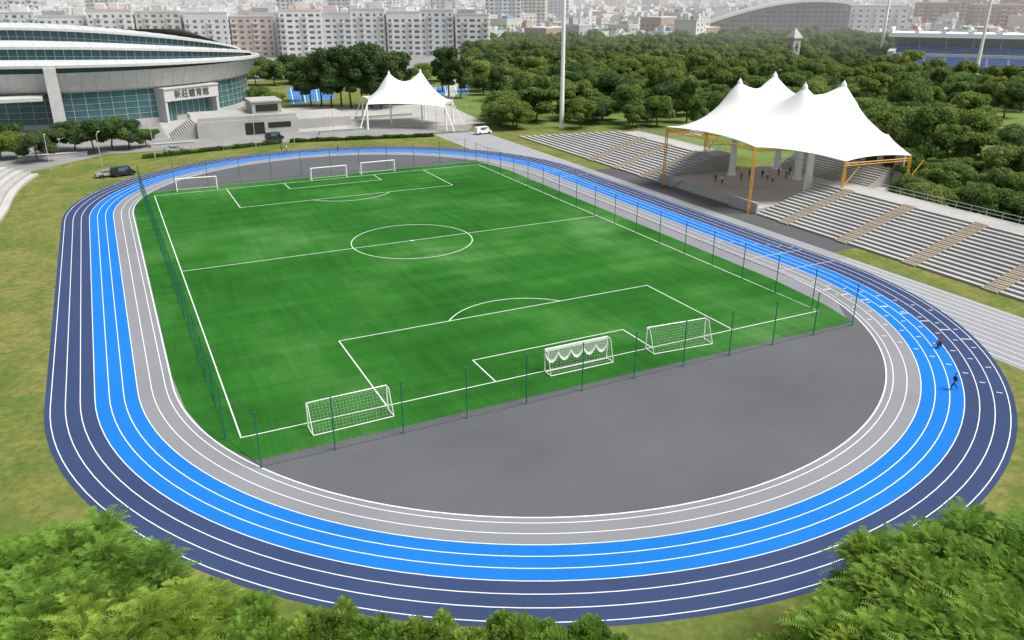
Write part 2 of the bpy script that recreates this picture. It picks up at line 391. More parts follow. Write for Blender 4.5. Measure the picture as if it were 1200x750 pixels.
# ------------------------------------------------------------ membranes
def membrane(corners,peaks,spacing,sag,name,ring_r=.55,cablez=.35,puff=.02):
    bd=[]; n=len(corners)
    cx=sum(c[0] for c in corners)/n; cy=sum(c[1] for c in corners)/n
    for i in range(n):
        a=corners[i]; b=corners[(i+1)%n]; l=math.hypot(b[0]-a[0],b[1]-a[1]); k=max(4,int(l/spacing))
        mx,my=(a[0]+b[0])/2,(a[1]+b[1])/2; dx,dy=cx-mx,cy-my; dl=math.hypot(dx,dy)
        for j in range(k):
            t=j/k; s=4*t*(1-t)*sag*l
            bd.append((a[0]+(b[0]-a[0])*t+dx/dl*s,a[1]+(b[1]-a[1])*t+dy/dl*s,a[2]+(b[2]-a[2])*t+4*t*(1-t)*cablez))
    pts=[Vector((p[0],p[1])) for p in bd]; edges=[(i,(i+1)%len(bd)) for i in range(len(bd))]
    poly=[(p[0],p[1]) for p in bd]; fixed={i:bd[i][2] for i in range(len(bd))}
    for (px,py,pz) in peaks:
        for i in range(10):
            t=2*math.pi*i/10; fixed[len(pts)]=pz; pts.append(Vector((px+ring_r*math.cos(t),py+ring_r*math.sin(t))))
        for rr in(1.1,1.8,2.7):
            for i in range(14):
                t=2*math.pi*(i+rr)/14; pts.append(Vector((px+rr*math.cos(t),py+rr*math.sin(t))))
        fixed[len(pts)]=pz+.25; pts.append(Vector((px,py)))
    xs=[p[0] for p in bd]; ys=[p[1] for p in bd]; y=min(ys); row=0
    while y<max(ys):
        x=min(xs)+(spacing/2 if row%2 else 0)
        while x<max(xs):
            if inpoly(x,y,poly) and min((x-b[0])**2+(y-b[1])**2 for b in bd)>(.55*spacing)**2 and all((x-p[0])**2+(y-p[1])**2>3.2**2 for p in peaks):
                pts.append(Vector((x,y)))
            x+=spacing
        y+=spacing*.87; row+=1
    res=delaunay_2d_cdt(pts,edges,[],0,1e-5)
    V=res[0]; orig=res[3]
    F=[f for f in res[2] if inpoly(sum(V[i].x for i in f)/3,sum(V[i].y for i in f)/3,poly)]
    N=len(V); Z=np.full(N,sum(c[2] for c in corners)/n); fx=np.zeros(N,bool)
    for i in range(N):
        for oi in orig[i]:
            if oi in fixed: Z[i]=fixed[oi]; fx[i]=True
    E=set()
    for f in F:
        for a,b in((f[0],f[1]),(f[1],f[2]),(f[2],f[0])): E.add((min(a,b),max(a,b)))
    E=np.array(list(E)); XY=np.array([(v.x,v.y) for v in V]); Ln=np.hypot(*(XY[E[:,0]]-XY[E[:,1]]).T); w=1/np.maximum(Ln,.2)
    D=np.zeros(N); np.add.at(D,E[:,0],w); np.add.at(D,E[:,1],w); D=np.maximum(D,1e-9)
    for _ in range(3000):
        A=np.zeros(N); np.add.at(A,E[:,0],w*Z[E[:,1]]); np.add.at(A,E[:,1],w*Z[E[:,0]])
        Zn=A/D+puff; Z=np.where(fx,Z,Zn)
    me=bpy.data.meshes.new(name); me.from_pydata([(XY[i,0],XY[i,1],Z[i]) for i in range(N)],[],[tuple(f) for f in F])
    bm=bmesh.new(); bm.from_mesh(me); bmesh.ops.delete(bm,geom=[v for v in bm.verts if not v.link_faces],context='VERTS'); bmesh.ops.recalc_face_normals(bm,faces=bm.faces); bm.to_mesh(me); bm.free()
    me.materials.append(M['tent']); me.polygons.foreach_set("use_smooth",[True]*len(me.polygons)); me.update()
    return me,bd
A=(56.9,14.0,11.3); B=(56.9,-10.2,11.3); C_=(71.6,-16.2,8.7); D_=(84.8,-18.2,8.9); D2=(84.8,22.2,8.9); C2=(71.6,20.2,8.7)
BK=(93.5,-6,10); BK2=(93.5,10,10)
peaks=[(70.4,10.3,19.0),(70.6,-6,19.6),(78.7,10,19.9),(80.5,-5.4,19.5)]
tent=obj("canopy_tent",None,None,(0,0,0),label="large white four-peaked membrane canopy on orange-yellow steel posts",category="canopy")
me,bd=membrane([A,B,C_,D_,BK,BK2,D2,C2],peaks,1.15,.055,"membrane",.42,.35,.003)
obj("membrane",me,tent)
m=MB()
for i in range(len(bd)): m.tube(bd[i],bd[(i+1)%len(bd)],.09,.09,5,0,False)
obj("edge_cable",m.mesh("edge_cable",[M['white']]),tent)
for (x,y,zz) in peaks:
    m=MB(); m.tube((0,0,-.1),(0,0,.4),.52,.42,14); m.tube((0,0,.4),(0,0,.75),.42,.2,14); m.tube((0,0,.75),(0,0,1.0),.14,.08,8)
    obj("peak_cap",m.mesh("peak_cap",[M['white']]),tent,(x,y,zz))
    m=MB(); m.tube((x,y,7.5),(x,y,zz),.28,.2,10)
    for k in range(4):
        t=math.pi/4+k*math.pi/2; m.tube((x,y,7.5),(x+4*math.cos(t),y+4*math.sin(t),7.2),.08,.08,5)
    obj("mast",m.mesh("mast",[M['metal']]),tent)
def lattice(m,p,zb,zt,w=.42):
    x,y=p
    for sx in(-1,1): m.tube((x+sx*w/2,y,zb),(x+sx*w/2,y,zt),.11,.11,6)
    n=int((zt-zb)/1.2)
    for i in range(n+1):
        zz=zb+(zt-zb)*i/n; m.tube((x-w/2,y,zz),(x+w/2,y,zz),.05,.05,4)
for (p,zb,zt) in (((56.9,14),0,11.3),((56.9,-10.2),0,11.3),((71.6,-16.2),4.05,8.7),((84.8,-18.2),4.0,8.9),((71.6,20.2),4.05,8.7),((84.8,22.2),4,8.9)):
    m=MB(); lattice(m,p,zb,zt)
    if zt<10: m.tube((p[0]+3,p[1]+2,zb),(p[0],p[1],zt),.09,.09,6); m.tube((p[0],p[1],zb+.2),(p[0]+3.5,p[1],zt-1.2),.08,.08,6)
    obj("support_post",m.mesh("support_post",[M['yellow']]),tent)
m=MB()
def truss(a,b,h=.4):
    a=Vector(a); b=Vector(b); n=int((b-a).length/1.4)
    m.tube(a,b,.09,.09,6); m.tube(a-Vector((0,0,h)),b-Vector((0,0,h)),.07,.07,6)
    for i in range(n):
        p=a+(b-a)*i/n; q=a+(b-a)*(i+1)/n
        m.tube(p,q-Vector((0,0,h)),.04,.04,4); m.tube(q-Vector((0,0,h)),q,.04,.04,4)
truss((56.9,14,11.0),(56.9,-10.2,11.0)); truss((71.6,-16.2,8.3),(84.8,-18.2,8.4)); truss((56.9,14,10.9),(70,10,9.3),.3); truss((56.9,-10.2,10.9),(70,-6,9.3),.3)
obj("truss_beam",m.mesh("truss_beam",[M['yellow']]),tent)
st=obj("canopy_tent",None,None,(0,0,0),label="smaller white two-peaked membrane canopy on white inclined pylons",category="canopy")
c1=(26.0,108,6.8); c2=(44.5,97.0,6.3); c3=(51.5,109,6.3); c4=(48,122,6.8); c5=(30,126,6.8)
me,bd2=membrane([c1,c2,c3,c4,c5],[(35.0,115,13.8),(43.3,112,14.2)],1.0,.06,"membrane",.36,.35,.004)
obj("membrane",me,st)
m=MB()
for i in range(len(bd2)): m.tube(bd2[i],bd2[(i+1)%len(bd2)],.07,.07,5,0,False)
obj("edge_cable",m.mesh("edge_cable",[M['white']]),st)
for c in (c1,c2,c3,c4,c5):
    m=MB(); dx,dy=(c[0]-39)*.09,(c[1]-113)*.09; m.tube((c[0]+dx*.2,c[1]+dy*.2,0),(c[0],c[1],c[2]),.32,.2,8); m.tube((c[0]+dx*2.4,c[1]+dy*2.4,0),(c[0],c[1],c[2]),.17,.14,8)
    obj("pylon",m.mesh("pylon",[M['white']]),st)
for (x,y,zz) in ((35.0,115,13.8),(43.3,112,14.2)):
    m=MB(); m.tube((x,y,0),(x,y,zz),.25,.2,8); m.tube((x,y,zz),(x,y,zz+.9),.42,.15,10); obj("mast",m.mesh("mast",[M['white']]),st)

# ------------------------------------------------------------ arena
ar=obj("arena_building",None,None,(-43,198,0),label="large arena with layered silver curved roofs and teal glass facade",category="arena")
def arcpt(rx,ry,t): return (rx*math.cos(t),-ry*math.sin(t))
NA=96
m=MB(); gl=MB(); mu=MB()
GZ0,GZ1,WT=1.4,9.6,15.2
for i in range(NA):
    t0=2*math.pi*i/NA; t1=2*math.pi*(i+1)/NA
    def band(tgt,Ra,za,Rb,zb,mi):
        a=arcpt(Ra,Ra,t0); b=arcpt(Ra,Ra,t1); c=arcpt(Rb,Rb,t1); d=arcpt(Rb,Rb,t0); tgt.quad((b[0],b[1],za),(a[0],a[1],za),(d[0],d[1],zb),(c[0],c[1],zb),mi)
    band(m,51.8,0,51.8,GZ0,1); band(gl,51.2,GZ0,51.2,GZ1,0); band(m,51.4,GZ1,52.8,GZ1+.6,0); band(m,52.8,GZ1+.6,55.4,WT,0); band(m,51.2,GZ0,51.8,GZ0,1); band(m,51.1,GZ1,51.4,GZ1,0)
    a=arcpt(51.3,51.3,t0); mu.tube((a[0],a[1],GZ0),(a[0],a[1],GZ1),.10,.10,4)
    a=arcpt(51.3,51.3,t0); b=arcpt(51.3,51.3,t1)
    for zz in(3.0,4.7,6.4,8.0): mu.tube((a[0],a[1],zz),(b[0],b[1],zz),.07,.07,4,0,False)
    a=arcpt(52.85,52.85,t0); b=arcpt(55.42,55.42,t0); mu.tube((a[0],a[1],GZ1+.6),(b[0],b[1],WT),.05,.05,3)
obj("wall",m.mesh("wall",[M['panel'],M['conc2']]),ar); obj("glass_facade",gl.mesh("glass_facade",[M['glass']]),ar); obj("mullion",mu.mesh("mullion",[M['mull']]),ar)
RX=[56.5,55,53,46]; RY=[56.5,42,22,2]; ZB=[15.4,15.7,16.0,16.2]; RI=[1.8,5.4,9.2,9.8]; CXS=[0,-1,-2,-7]
NS=72
def crv(k,t,dz=0,dr=0,dy=0):
    x,y=arcpt(RX[k]+dr,RY[k]+dr,t); sn=max(0,math.sin(t)); return (x+CXS[k],y+dy,ZB[k]+RI[k]*sn**.8*(1-.38*math.cos(t))+dz)
for k in range(3):
    m=MB(); T=8
    rows=[]
    for j in range(T+1):
        s=j/T; row=[]
        for i in range(NS+1):
            t=math.pi*i/NS
            a=crv(k,t); b=crv(k+1,t,-(3.6 if k<2 else 0)*math.sin(t)**.7-.2)
            row.append((a[0]+(b[0]-a[0])*s,a[1]+(b[1]-a[1])*s,a[2]+(b[2]-a[2])*s+.8*math.sin(math.pi*s)*math.sin(t)))
        rows.append(row)
    for j in range(T):
        for i in range(NS): m.quad(rows[j][i],rows[j][i+1],rows[j+1][i+1],rows[j+1][i],0)
    for i in range(NS):
        a=rows[0][i]; b=rows[0][i+1]; m.quad(a,(a[0],a[1],a[2]-.7),(b[0],b[1],b[2]-.7),b,1); m.quad((a[0],a[1],a[2]-.7),(a[0]*.97,a[1]*.97,a[2]-.5),(b[0]*.97,b[1]*.97,b[2]-.5),(b[0],b[1],b[2]-.7),1)
    for i in range(0,NS+1,2):
        for j in range(T): m.tube((rows[j][i][0],rows[j][i][1],rows[j][i][2]+.02),(rows[j+1][i][0],rows[j+1][i][1],rows[j+1][i][2]+.02),.09,.09,3,0,False)
    obj("roof",m.mesh("roof",[M['roof'],M['panel']]),ar)
    g2=MB(); mm=MB()
    if k<2:
        for i in range(NS):
            a=crv(k+1,math.pi*i/NS,0,-1.6); b=crv(k+1,math.pi*(i+1)/NS,0,-1.6); ha=4.1*math.sin(math.pi*i/NS)**.7+.7; hb=4.1*math.sin(math.pi*(i+1)/NS)**.7+.7
            g2.quad((a[0],a[1],a[2]-ha),(b[0],b[1],b[2]-hb),(b[0],b[1],b[2]-.2),(a[0],a[1],a[2]-.2)); mm.tube((a[0],a[1]-.1,a[2]-ha),(a[0],a[1]-.1,a[2]-.2),.11,.11,4)
            mm.tube((a[0],a[1]-.1,a[2]-ha*.55),(b[0],b[1]-.1,b[2]-hb*.55),.07,.07,3,0,False)
        obj("clerestory_window",g2.mesh("clerestory_window",[M['glass']]),ar); obj("mullion",mm.mesh("mullion",[M['mull']]),ar)
m=MB()
for i in range(NS):
    t0=math.pi+math.pi*i/NS; t1=math.pi+math.pi*(i+1)/NS
    a=arcpt(56,56,t0); b=arcpt(56,56,t1); a2=arcpt(40,4,t0); b2=arcpt(40,4,t1)
    m.quad((a[0],a[1],15),(b[0],b[1],15),(b2[0]-8,b2[1],24),(a2[0]-8,a2[1],24))
obj("roof",m.mesh("roof",[M['roof']]),ar)
g2=MB()
for i in range(NS):
    t0=math.pi*i/NS; t1=math.pi*(i+1)/NS; a=crv(0,t0,0,-2.2); b=crv(0,t1,0,-2.2)
    g2.quad((a[0],a[1],WT-.1),(b[0],b[1],WT-.1),(b[0],b[1],b[2]-.1),(a[0],a[1],a[2]-.1))
obj("clerestory_window",g2.mesh("clerestory_window",[M['glass']]),ar)
m=MB(); m.box(-8.5,-5.6,-57.4,-51.6,0,16.6,0); obj("fin_wall",m.mesh("fin_wall",[M['panel']]),ar)
m=MB(); m.box(-38,-10,-59,-51,8.6,9.5,0); m.box(-36,-28,-57,-52,9.51,11.3,0); obj("side_terrace",m.mesh("side_terrace",[M['panel']]),ar)
er=math.atan2(-.85,.52)+math.pi/2
ex,ey=52.8*.52,-52.8*.85
e=obj("entrance",None,ar,(ex,ey,0),er)
m=MB(); m.box(-9.5,9.5,-2.0,3,5.9,9.3,0); m.box(-9.7,9.7,-2.3,3.2,9.302,9.7,0)
for x in(-9,9): m.box(x-.4,x+.4,-1.8,2.6,0,5.89,0)
m.box(-8.5,8.5,1.0,2.8,.1,5.85,1)
for x in range(-8,9,2): m.box(x-.08,x+.08,.85,.98,.1,5.85,2)
obj("portico",m.mesh("portico",[M['panel'],M['glass'],M['mull']]),e)
cu=bpy.data.curves.new("lettering","FONT"); cu.body="新莊體育館"; cu.size=2.35; cu.extrude=.08; cu.align_x='CENTER'; cu.align_y='CENTER'; cu.space_character=1.1; cu.offset=.0
tmp=bpy.data.objects.new("tmp",cu); COL.objects.link(tmp); bpy.context.view_layer.update()
tm=bpy.data.meshes.new_from_object(tmp.evaluated_get(bpy.context.evaluated_depsgraph_get())); bpy.data.objects.remove(tmp)
tm.materials.clear(); tm.materials.append(M['letter']); lt=obj("lettering",tm,e,(0,-2.12,7.6)); lt.rotation_euler=(math.pi/2,0,0)
pd=obj("podium_terrace",None,None,(0,0,0),label="low grey concrete podium with steps and railing beside arena",category="terrace")
m=MB(); m.box(-18,8,113,136,0,4.0,0); m.box(8.002,24,118,136,0,2.6,0); m.box(-17.6,7.6,113.4,113.8,4.0,5.0,0); m.box(-6,-1,112.9,113,.2,3.2,1); m.box(0,6,112.9,113,1.6,3,1)
for i in range(12): m.box(-24+.5*i,-18.002,114+.001*i,126-.001*i,0,.33*(i+1))
m.box(-2,6,124,134,4.0,7.0,0); m.box(-2.3,6.3,123.7,134.3,7.002,7.4,0); m.box(-1,5,123.85,123.99,4.6,6.4,1)
obj("wall",m.mesh("wall",[M['conc'],M['dark']]),pd)
m=MB()
for i in range(14):
    x=8+i*1.2; m.tube((x,118.2,2.6),(x,118.2,3.7),.04,.04,4)
m.tube((8,118.2,3.7),(23.6,118.2,3.7),.05,.05,4); obj("railing",m.mesh("railing",[M['metal']]),pd)
for (x0,x1,y0,y1) in ((-30,-20,104,105),(12,24,106,107),(28,46,128,129),(-58,-44,100,101)):
    m=MB(); m.box(x0,x1,y0,y1,0,.8); m.box(x0-.1,x1+.1,y0-.1,y1+.1,.802,.92); obj("planter_wall",m.mesh("planter_wall",[M['conc2']]),label="low pale concrete planter wall on paved plaza",category="wall",group="planter walls on the plaza")
lmm=MB(); lmm.tube((0,0,0),(0,0,7),.09,.06,8); lmm.tube((0,0,7),(1.2,0,7.4),.05,.05,6); lpm=lmm.mesh("pole",[M['metal']])
lh=MB(); lh.box(1.0,1.8,-.15,.15,7.34,7.48); lhm=lh.mesh("lamp_head",[M['conc2']])
for (u,v) in [(182,186),(225,178),(262,176),(300,172),(345,168),(392,163),(512,158),(548,156),(120,196),(60,200)]:
    x,y=site(u,v); o=obj("street_lamp",None,None,(x,y,0),random.uniform(-.4,.4)+math.pi/2,label="slim grey street lamp beside plaza road",category="street lamp",group="street lamps beyond the track"); obj("pole",lpm,o); obj("lamp_head",lhm,o)

# ------------------------------------------------------------ trees
bm=bmesh.new(); bmesh.ops.create_icosphere(bm,subdivisions=2,radius=1); ICV=np.array([v.co[:] for v in bm.verts]); ICF=np.array([[v.index for v in f.verts] for f in bm.faces]); bm.free()
def unit(a): return a/np.maximum(np.linalg.norm(a,axis=-1,keepdims=True),1e-9)
def crown_arrays(r,R,H,z0,ncl,nleaf,ls,asp=1.0,flat=.75,core=.72,frond=False):
    V=[];F=[];off=0
    for k in range(ncl):
        th=r.uniform(0,6.283); rad=R*math.sqrt(r.uniform(0,1))*(.82 if not frond else .95); zz=z0+H*(.14+.60*r.uniform())
        if k<ncl//3: zz=z0+H*(.56+.26*r.uniform()); rad*=.6
        c=np.array([rad*math.cos(th),rad*math.sin(th),zz]); cr=R*(r.uniform(.22,.42) if not frond else r.uniform(.14,.28))
        d=1+r.normal(0,.15,len(ICV)); P=ICV*(d*cr*core)[:,None]*np.array([1,1,flat])+c
        tri=ICF
        V.append(P); F.append(tri+off); off+=len(P)
        if frond:
            K=10
            nf=nleaf//ncl//(2*K); u=unit(r.normal(size=(nf,3))); u[:,2]=np.where(u[:,2]<-.3,-u[:,2],u[:,2])
            p0=c+u*(cr*r.uniform(.3,.95,(nf,1)))*np.array([1,1,flat]); d0=unit(u*.9+r.normal(0,.3,(nf,3))+np.array([0,0,.4])); ln_=r.uniform(.7,2.0,(nf,1))
            s=np.linspace(.08,1,K)[None,:,None]
            pos=p0[:,None,:]+d0[:,None,:]*ln_[:,None,:]*s+np.array([0,0,-.5])*(s**2)*ln_[:,None,:]
            side=unit(np.cross(d0,np.array([0,0,1.])+r.normal(0,.2,(nf,3))))[:,None,:]
            L=[]
            for sg in(-1,1):
                ll=(.27*(1-.75*np.abs(s-.35)))*np.ones((nf,K,1))*r.uniform(.8,1.2,(nf,K,1)); tip=pos+side*sg*ll+d0[:,None,:]*ll*.45+np.array([0,0,-.03]); wv=d0[:,None,:]*.032
                q=np.stack([pos-wv,pos+wv,tip+wv*.6,tip-wv*.4],axis=2).reshape(-1,3); L.append(q)
            L=np.concatenate(L); n=len(L)//4
        else:
            n=nleaf//ncl; u=unit(r.normal(size=(n,3))); u[:,2]=np.where(u[:,2]<-.45,-u[:,2],u[:,2])
            pos=c+u*(cr*r.uniform(.68,1.2,(n,1)))*np.array([1,1,flat])
            nrm=unit(u*1.0+r.normal(0,.5,(n,3))); t=unit(np.cross(nrm,r.normal(size=(n,3)))); b=np.cross(nrm,t)
            s=ls*r.uniform(.6,1.3,(n,1)); w=s*asp
            L=np.stack([pos-t*s-b*w*.3,pos-b*w,pos+t*s,pos+b*w],axis=1).reshape(-1,3)
        V.append(L); a=np.arange(n)*4+off; F.append(np.concatenate([np.column_stack([a,a+1,a+2]),np.column_stack([a,a+2,a+3])])); off+=4*n
    return np.concatenate(V),np.concatenate(F)
def trunk_mesh(r,h,R,rad):
    m=MB(); p=Vector((0,0,0)); pts=[p]
    for i in range(3): p=p+Vector((r.normal()*.15,r.normal()*.15,h/3)); pts.append(p)
    rr=rad
    for a,b in zip(pts[:-1],pts[1:]): m.tube(a,b,rr,rr*.8,7,0,False); rr*=.8
    for i in range(6):
        t=i*1.05+r.uniform(0,.5); m.tube(pts[2 if i%2 else 3],pts[3]+Vector((math.cos(t)*R*.6,math.sin(t)*R*.6,R*.5+r.uniform(0,1))),rr*.7,rr*.25,5,0,False)
    return m.mesh("trunk",[M['bark']])
TYPES={}
def mk(name,seed,R,H,z0,ncl,nleaf,ls,mat,asp=.6,flat=.75,core=.75,trad=.25,frond=False):
    r=np.random.default_rng(seed); V,F=crown_arrays(r,R,H,z0,ncl,nleaf,ls,asp,flat,core,frond)
    TYPES[name]=(trunk_mesh(r,z0+H*.35,R,trad),fastmesh("crown",V,F,[mat]),V[:,2].max())
for i in range(5): mk("a%d"%i,20+i,[4.6,5.4,4.0,4.8,5.0][i],[6.2,6.0,8.0,6.4,7.2][i],1.6,20,6600,.26,M['leafA'])
for i in range(3): mk("c%d"%i,30+i,[4.4,5.2,3.4][i],[6.4,5.6,8.6][i],1.4,17,6600,.24,M['leafC'],core=.68)
for i in range(2): mk("d%d"%i,40+i,3.8,14,2.4,26,8000,.30,M['leafB'],flat=1.1)
for i in range(2): mk("b%d"%i,50+i,5.0,6.5,2.0,20,6400,.27,M['leafB'])
for i in range(3): mk("f%d"%i,60+i,4.6,5.0,3.2,52,130000,.20,M['leafF'],flat=.55,core=.35,trad=.3,frond=True)
def tree(ty,x,y,s,label,group,z=0):
    t=TYPES[ty]; o=obj("tree",None,None,(x,y,z),random.uniform(0,6.28),s,label=label,category="tree",group=group)
    obj("trunk",t[0],o); obj("crown",t[1],o); return o
ntree=0
LB="broad leafy green park tree standing on lawn"
LC="light green leafy park tree standing on lawn"
LD="dark green dense park tree standing on lawn"
regions=[[(578,150),(600,128),(560,112),(562,92),(700,62),(860,70),(1050,92),(1210,100),(1210,132),(1150,150),(1120,175),(1150,185),(1200,185),(1260,190),(1260,330),(1200,285),(1130,240),(1085,215),(1060,190),(1040,178),(860,150),(780,152),(700,150),(676,153),(655,142),(600,152)]]
cand=[]
grid={}
for _ in range(90000):
    x=random.uniform(55,420); y=random.uniform(-110,520)
    u,v=pix((x,y,0))
    if not(500<u<1290): continue
    if not inpoly(u,v,regions[0]): continue
    if x<(86 if y<-22 else 98) and y<30: continue
    if 1140<u<1215 and 138<v<188: continue
    r_=(6.3+.013*math.hypot(x,y)); gk=(int(x//14),int(y//14))
    if any((x-c[0])**2+(y-c[1])**2<r_**2 for i in(-1,0,1) for j in(-1,0,1) for c in grid.get((gk[0]+i,gk[1]+j),[])): continue
    cand.append((x,y)); grid.setdefault(gk,[]).append((x,y))
cand.sort(key=lambda c:math.hypot(c[0]-CC[0],c[1]-CC[1]))
near=cand[:205]; far=cand[205:]
for (x,y) in near:
    ty=random.choice(["a0","a1","a2","a3","a4","c0","c1","c2","c0","c1","b0","a2"]); s=random.uniform(.72,1.35)
    tree(ty,x,y,(s*random.uniform(.92,1.2),s*random.uniform(.92,1.15),s*random.uniform(.8,1.3)),{'a':LB,'c':LC,'b':LD}[ty[0]],"park trees behind the grandstand"); ntree+=1
for i in range(16):
    y=-60+i*3.6+random.uniform(-1,1); x=82+random.uniform(0,5)
    if y>-20: x+=12
    tree(random.choice(["a0","c0","c1","a3"]),x,y,random.uniform(.7,1.0),"leafy green tree behind concrete terrace railing","park trees behind the grandstand"); ntree+=1
for (u,v,s) in [(372,128,1.0),(384,128,1.1),(396,130,1.2),(408,128,1.15),(420,130,1.25),(432,131,1.2),(444,129,1.25),(456,131,1.15),(468,130,1.1),(480,126,1.1),(536,116,1.1),(362,122,.9),(528,110,.95),(595,122,.7),(625,140,.65),(550,118,.9)]:
    x,y=site(u,v); y+=8; tree(random.choice(["d0","d1"]),x,y,(s*1.2,s*1.2,s*1.05),"tall dark green columnar tree beside blue courts","tall trees beside the courts"); ntree+=1
for (u,v,s) in [(300,100,.9),(322,100,1),(345,98,.9),(365,96,1),(390,92,1.1),(500,98,1),(520,95,1),(545,92,1),(560,88,1),(585,86,1),(605,150,.8),(585,136,.7),(335,93,1),(310,92,1),(600,112,1),(575,100,1),(555,84,1),(306,122,.7),(322,126,.6)]:
    x,y=site(u,v); ty=random.choice(["a0","a1","b0","c1"]); tree(ty,x,y,s*1.25,{'a':LB,'c':LC,'b':LD}[ty[0]],"park trees behind the courts"); ntree+=1
for (u,v,s) in [(2,188,.75),(22,186,.8),(44,190,.8),(62,180,.7),(88,176,.8),(112,180,.95),(132,176,1.0),(152,174,.85),(172,172,.6),(8,176,.8)]:
    x,y=site(u,v); tree(random.choice(["b0","b1","a1"]),x,y,s,"dark green street tree on pavement before arena","street trees before the arena"); ntree+=1
VV=[];FF_=[];off=0
extra=[]
for _ in range(16000):
    if len(extra)>480: break
    x=random.uniform(-250,760); y=random.uniform(130,760); u,v=pix((x,y,0))
    if not(540<u<1240 and 30<v<80): continue
    if u>1045 and v>28: continue
    if v<(56 if u<840 else 50): continue
    extra.append((x,y))
low=[]
for i in range(4):
    r=np.random.default_rng(90+i); low.append(crown_arrays(r,5,6.5,2.0,10,1800,.42,.6,.75,.82))
for (x,y) in far+extra:
    V,F=random.choice(low); s=random.uniform(.75,1.3); a=random.uniform(0,6.28); c,sn=math.cos(a)*s,math.sin(a)*s
    P=np.column_stack([V[:,0]*c-V[:,1]*sn+x,V[:,0]*sn+V[:,1]*c+y,V[:,2]*s*random.uniform(.85,1.25)]); VV.append(P); FF_.append(F+off); off+=len(P)
dm=leafmat("distant_leaf",(.070,.115,.038),(.13,.19,.058),(.21,.27,.088),.07,.4)
obj("distant_woodland",fastmesh("distant_woodland",np.concatenate(VV),np.concatenate(FF_),[dm]),kind="stuff",label="distant park woodland canopy of green crowns before the city")
# bank trees outside the near curve: (sight line to the crown top, crown-top height, width factor)
FG=[(-5,668,9,1),(60,652,9.1,1),(122,674,8.5,.9),(172,700,7.8,.8),(226,718,7.2,.75),(20,715,9,1),(95,718,9,1),(160,742,8.2,1),(286,724,6.8,.7),(340,736,6.6,.6),(392,708,6.9,.42),(430,736,6.3,.5),(470,740,6.1,.45),(508,722,6.6,.42),(552,738,6.1,.42),(600,724,6.4,.42),(645,736,6.1,.42),(690,730,6.2,.4),(725,752,5.8,.4),
    (935,758,6.2,.6),(985,732,7.0,.65),(1035,702,7.8,.7),(1080,662,8.7,.8),(1125,646,9.1,.85),(1180,632,9.3,.95),(1080,726,9,.95),(1140,700,9,1),(1200,692,9,1),(1030,766,8,.85),(1240,640,9.3,1)]
for (u,v,h,wf) in FG:
    x,y=site(u,v,h*.97); ty=random.choice(["f0","f1","f2"]); s=h/(TYPES[ty][2]+.2)
    tree(ty,x,y,(s*wf,s*wf,s),"bright green feathery-leaved tree on grass bank outside track","feathery trees outside the track"); ntree+=1
def leafbox(x0,y0,x1,y1,w,h,n):
    r=np.random.default_rng(5); t=r.uniform(0,1,n); dx,dy=x1-x0,y1-y0; l=math.hypot(dx,dy); nx,ny=-dy/l,dx/l
    o_=r.uniform(-w/2,w/2,n); zz=h*r.uniform(.05,1,n)*(1+.25*np.sin(t*40)*np.sin(t*13)); pos=np.column_stack([x0+dx*t+nx*o_,y0+dy*t+ny*o_,zz])
    nr=unit(r.normal(size=(n,3))); tt=unit(np.cross(nr,r.normal(size=(n,3)))); b=np.cross(nr,tt); s=.2
    V=np.stack([pos-tt*s,pos-b*s,pos+tt*s,pos+b*s],axis=1).reshape(-1,3); a=np.arange(n)*4
    return V,np.column_stack([a,a+1,a+2,a+3])
for (p,q) in ((site(168,186),site(330,168)),(site(340,167),site(508,160))):
    V,F=leafbox(*p,*q,1.3,.8,6000); obj("hedge",fastmesh("hedge",V,F,[M['hedge']]),label="low clipped green hedge along far edge of track lawn",category="hedge",group="hedges behind the track")

# ------------------------------------------------------------ light poles
def lightpole(x,y,h,label,k_=1.0):
    o=obj("floodlight_mast",None,None,(x,y,0),0,label=label,category="floodlight mast",group="floodlight masts")
    m=MB(); m.tube((0,0,0),(0,0,h),.65*k_,.42*k_,12); m.tube((0,0,0),(0,0,.6),1.0*k_,1.0*k_,12); obj("pole",m.mesh("pole",[M['white']]),o)
    m=MB()
    for k in range(3): m.tube((-3,0,h-1.2*k),(3,0,h-1.2*k),.08,.08,5)
    obj("lamp_rack",m.mesh("lamp_rack",[M['metal']]),o)
    lm=MB(); lm.tube((0,0,0),(0,-.5,-.15),.18,.42,10); lme=lm.mesh("lamp_head",[M['metal']])
    for k in range(3):
        for i in range(5): obj("lamp_head",lme,o,(-2.6+1.3*i,-.1,h-1.2*k))
lightpole(*site(658,150),40,"tall white floodlight mast rising behind terraced seating")
lightpole(*site(1030,76),40,"tall white floodlight mast standing among park trees",1.2)
lightpole(*site(1143,90),40,"tall white floodlight mast in front of blue-seated stadium",1.2)

